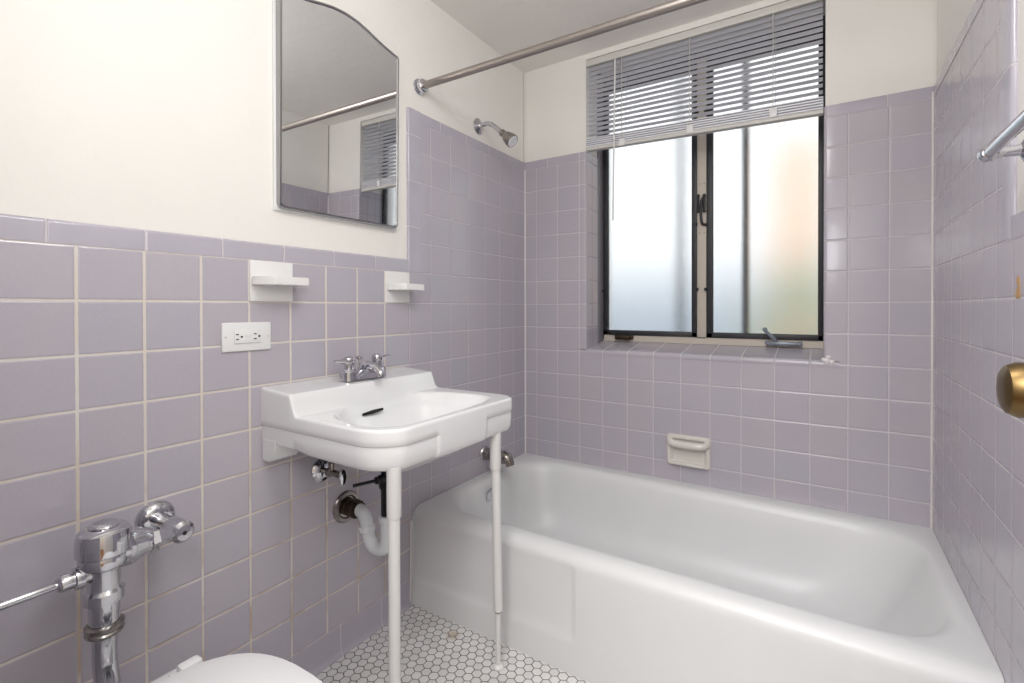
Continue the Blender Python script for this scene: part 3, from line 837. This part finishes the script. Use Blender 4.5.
# drain trap
t = thing('drain_trap', 'white plastic drain trap with black tailpiece under the washbasin', 'drain pipe', (0, -1.042, .44))
TY = -1.042
o3 = (0, 1.042, -.44)
obj('escutcheon', off(lathe(new(), (0, TY, .434), (1, 0, 0), [(0, .047), (.003, .047), (.008, .043), (.010, .034), (.006, .030)], 32), o3), M['chromeD'], t)
obj('slip_nut', off(lathe(new(), (.004, TY, .436), (1, 0, 0), [(0, .026), (.014, .026), (.016, .023), (.022, .023), (.024, .0275), (.046, .0275), (.048, .024), (.056, .024)], 10), o3), M['rust'], t, 20)
bm = tube(new(), spline([(.040, TY, .437), (.062, TY, .436), (.082, TY, .424), (.092, TY, .400), (.096, TY, .382), (.103, TY, .362), (.118, TY, .347), (.138, TY, .342), (.160, TY, .350), (.172, TY, .368), (.175, TY, .395), (.175, TY, .43)], 5), .0185, 20)
obj('trap_pipe', off(bm, o3), M['pvc'], t)
obj('trap_nut', off(lathe(new(), (.0905, TY, .400), (.08, 0, -1), [(0, .0225), (.003, .0245), (.016, .0245), (.019, .022)], 12), o3), M['pvc'], t, 25)
obj('cup_nut', off(lathe(new(), (.175, TY, .428), (0, 0, 1), [(0, .0215), (.004, .0235), (.018, .0235), (.020, .02)], 16), o3), M['pvc'], t)
bm = new(); lathe(bm, (.175, TY, .44), (0, 0, 1), [(0, .0165), (.085, .0165), (.085, .021), (.094, .0225), (.116, .0225), (.122, .017), (.142, .017), (.142, .022), (.160, .022), (.163, .017), (.19, .017)], 20)
obj('tailpiece', off(bm, o3), M['black'], t)
bm = new(); lathe(bm, (.175, TY - .015, .553), (0, -1, .12), [(0, .013), (.012, .013), (.014, .010), (.024, .010), (.026, .0045), (.10, .0045)], 14)
obj('pivot_rod', off(bm, o3), M['black'], t)

# ------------------------------------------------------------------ flush valve
FX = .12
fv = thing('flush_valve', 'polished chrome flush valve with long lever on the left wall', 'flush valve', (.12, -1.664, .44))
FX, FYv = .12, -1.657
o3 = (-FX, -FYv, -.44)
A = lambda prof, n=32: off(lathe(new(), (FX, FYv, 0), (0, 0, 1), prof, n), o3)
obj('valve_body', A([(.525, .022), (.527, .0245), (.560, .0245), (.566, .026), (.572, .036), (.578, .0375), (.592, .0375), (.594, .0365)]), M['chrome'], fv)
obj('cover', A([(.592, .0385), (.594, .0405), (.602, .0410), (.622, .0405), (.632, .0380), (.637, .032), (.639, .022), (.6395, 0)]), M['chrome'], fv)
obj('cover_button', A([(.638, .0225), (.641, .0225), (.644, .0200), (.645, .018), (.6455, .0)]), M['chrome'], fv)
obj('coupling_nut', A([(.505, .0245), (.507, .0295), (.524, .0295), (.530, .0245)], 32), M['chrome'], fv)
obj('vacuum_breaker', A([(.462, .0215), (.468, .023), (.504, .023), (.506, .0245)]), M['chrome'], fv)
obj('spud_nut', A([(.446, .0235), (.448, .0275), (.452, .0290), (.455, .0270), (.459, .0290), (.464, .0290), (.467, .0235)]), M['chromeD'], fv)
bm = tube(new(), spline([(FX, FYv, .452), (FX, FYv, .41), (FX + .003, FYv, .385), (FX + .014, FYv, .355), (FX + .030, FYv, .332), (FX + .042, FYv, .322)], 6), .0185, 24)
obj('flush_tube', off(bm, o3), M['chrome'], fv)
# inlet neck towards the stop
SY = -1.537; SZ = .582
bm = new()
rows = []
for f in range(9):
    q = f / 8; y = FYv + .012 + (.060) * q; rr = .040 - .016 * sstep(.3, 1, q); zc = .594 - .009 * q
    rows.append([(FX + rr * .75 * math.cos(a), y, zc + rr * math.sin(a) * (.95)) for a in [2 * PI * j / 24 for j in range(24)]])
grid(bm, rows, True)
obj('inlet_neck', off(bm, o3), M['chrome'], fv)
obj('inlet_nut', off(lathe(new(), (FX, FYv + .068, .583), (0, 1, 0), [(0, .0175), (.002, .0225), (.014, .0225), (.016, .0165), (.04, .0150)], 6), o3), M['chrome'], fv, 20)
# control stop: body along X from a wall flange
obj('wall_flange', off(lathe(new(), (0, SY + .006, SZ - .002), (1, 0, 0), [(0, .037), (.004, .037), (.012, .034), (.018, .026), (.020, .018)], 36), o3), M['chrome'], fv)
bm = new(); lathe(bm, (.01, SY + .004, SZ), (1, 0, 0), [(0, .0155), (.060, .0155), (.064, .018), (.075, .0205), (.105, .0205), (.112, .0195)], 32)
obj('stop_body', off(bm, o3), M['chrome'], fv)
bm = lathe(new(), (.120, SY + .004, SZ), (1, 0, 0), [(0, .0195), (.003, .0215), (.009, .0215), (.012, .019), (.016, .0150), (.017, .0145), (.0175, .006), (.0175, 0)], 32)
cp = obj('stop_cap', off(bm, o3), M['chrome'], fv)
obj('screw_slot', off(lathe(new(), (.1376, SY + .004, SZ), (1, 0, 0), [(0, .0045), (.0006, .0035)], 6), o3), M['rubber'], cp)
# lever
obj('lever_socket', off(lathe(new(), (FX, FYv - .018, .562), (0, -1, .0), [(0, .0135), (.010, .0135), (.012, .0185), (.016, .0195), (.024, .0190), (.025, .0135), (.029, .0135), (.040, .0145), (.044, .013), (.047, .010), (.047, .008)], 24), o3), M['chrome'], fv)
obj('lever_handle', off(lathe(new(), (FX, FYv - .060, .562), (0, -1, .0), [(0, .0075), (.006, .0055), (.009, .0064), (.04, .0066), (.19, .0068), (.20, .005), (.201, 0)], 18), o3), M['chrome'], fv)

# ------------------------------------------------------------------ toilet
tl = thing('toilet', 'white toilet with closed lid on the floor beside the flush valve', 'toilet', (.40, -1.665, 0))
TYc = -1.665; o3 = (-.40, 1.665, 0)
def egg(x0, x1, hw, z, n=48, back=.5):
    out = []; xc = x0 + (x1 - x0) * .48
    for k in range(n):
        a = 2 * PI * k / n; c, s = math.cos(a), math.sin(a)
        if c >= 0: x = xc + (x1 - xc) * c; y = TYc + hw * s
        else:
            x = xc + (xc - x0) * -abs(c) ** .72; y = TYc + hw * (abs(s) ** .80) * (1 if s > 0 else -1)
        out.append((x, y, z))
    return out
bm = new()
V = grid(bm, [egg(.22, .50, .115, 0), egg(.22, .50, .112, .02), egg(.24, .52, .10, .06), egg(.25, .58, .11, .16), egg(.24, .66, .150, .28), egg(.235, .695, .172, .345), egg(.235, .70, .175, .368), egg(.24, .695, .170, .375),
              egg(.30, .655, .125, .374), egg(.32, .63, .11, .33), egg(.36, .56, .07, .20), egg(.40, .50, .03, .17)], True)
bm.faces.new(V[-1])
box(bm, .20, .30, TYc - .10, TYc + .10, .24, .374, .02, 3)
obj('bowl', off(bm, o3), M['china'], tl)
bm = new()
V = grid(bm, [egg(.345, .64, .11, .377), egg(.288, .700, .168, .377), egg(.284, .704, .172, .383), egg(.288, .700, .168, .392), egg(.345, .64, .11, .392), egg(.345, .64, .11, .377)], True)
obj('seat', off(bm, o3), M['white'], tl)
bm = new()
V = grid(bm, [egg(.282, .698, .166, .393), egg(.275, .704, .172, .396), egg(.273, .706, .174, .403), egg(.278, .701, .170, .409), egg(.295, .685, .155, .413), egg(.36, .63, .11, .4155), egg(.44, .55, .04, .4165)], True)
bm.faces.new(V[-1]); bm.faces.new(V[0])
obj('lid', off(bm, o3), M['white'], tl)
for s in (-1, 1):
    y = TYc + s * .072
    bm = new(); box(bm, .245, .285, y - .024, y + .022, .374, .392, .005); box(bm, .258, .282, y - .016, y + .020, .385, .409, .006)
    obj('hinge', off(bm, o3), M['white'], tl)

# ------------------------------------------------------------------ towel bar on the right wall
t = thing('towel_bar', 'chrome towel bar on the right wall beyond the tub tiles', 'towel bar', (W, -.842, 1.292))
o3 = (-W, .842, -1.292)
obj('bar', off(tube(new(), [(1.445, -.856, 1.292), (1.445, -1.23, 1.292)], .0095, 20), o3), M['chrome'], t)
for y in (-.856, -1.23):
    bm = lathe(new(), (W + PT, y, 1.292), (-1, 0, 0), [(0, .030), (.006, .030), (.010, .024), (.018, .010), (.035, .0085), (.045, .009), (.052, .013), (.060, .0135)], 24)
    br = obj('bracket', off(bm, o3), M['chrome'], t)
    obj('end_cap', off(lathe(new(), (1.445, y + .008, 1.292), (0, -1, 0), [(0, .009), (.002, .0125), (.020, .0125), (.023, .0105)], 20), o3), M['chrome'], br)

# ------------------------------------------------------------------ light
wd = bpy.data.worlds.new('world'); sc.world = wd; wd.use_nodes = True
bg = wd.node_tree.nodes['Background']; bg.inputs[0].default_value = (.93, .97, 1.0, 1); bg.inputs[1].default_value = .78

def area(name, loc, rot, size, power, col, sy=None):
    l = bpy.data.lights.new(name, 'AREA'); l.energy = power; l.color = col; l.size = size
    if sy: l.shape = 'RECTANGLE'; l.size_y = sy
    o = bpy.data.objects.new(name, l); COL.objects.link(o); o.location = loc; o.rotation_euler = rot
    o['kind'] = 'structure'; return o
area('camera_flash', (1.10, -2.10, 1.42), (math.radians(88), 0, math.radians(18)), .30, 2.0, (.97, .985, 1))
area('hall_fill_light', (1.0, -3.0, 2.36), (0, 0, 0), 1.2, 38, (.97, .985, 1))  # added fill: soft light sent in through the doorway, not a known hall lamp
pl = bpy.data.lights.new('ceiling_fill_light', 'POINT'); pl.energy = 8.5; pl.shadow_soft_size = .14; pl.color = (.97, .985, 1)  # added point light behind the view, lifts the ceiling; no fixture is modelled
po = bpy.data.objects.new('ceiling_fill_light', pl); COL.objects.link(po); po.location = (.98, -1.45, 1.93); po['kind'] = 'structure'

# ------------------------------------------------------------------ camera
cam = bpy.data.cameras.new('camera'); co = bpy.data.objects.new('camera', cam); COL.objects.link(co)
a = Vector((0.84221613, 0.53913661, -0.00192432)); b = Vector((-0.0019274, 0.00658008, 0.99997649)); c = Vector((-0.53913659, 0.84219263, -0.00658098))
mt = Matrix((a, b, -c)).transposed().to_4x4(); mt.translation = Vector((1.21059, -2.00694, 1.03018))
co.matrix_world = mt
cam.sensor_width = 36; cam.lens = 489.69686 / 1024 * 36; cam.shift_y = -31.0519 / 1024; cam.clip_start = .01
sc.camera = co
sc.view_settings.view_transform = 'Standard'; sc.view_settings.look = 'None'; sc.view_settings.gamma = 1
sc.view_settings.use_curve_mapping = False; sc.view_settings.exposure = 0.80
sc.cycles.max_bounces = 12; sc.cycles.transmission_bounces = 8
sc.cycles.sample_clamp_indirect = 6
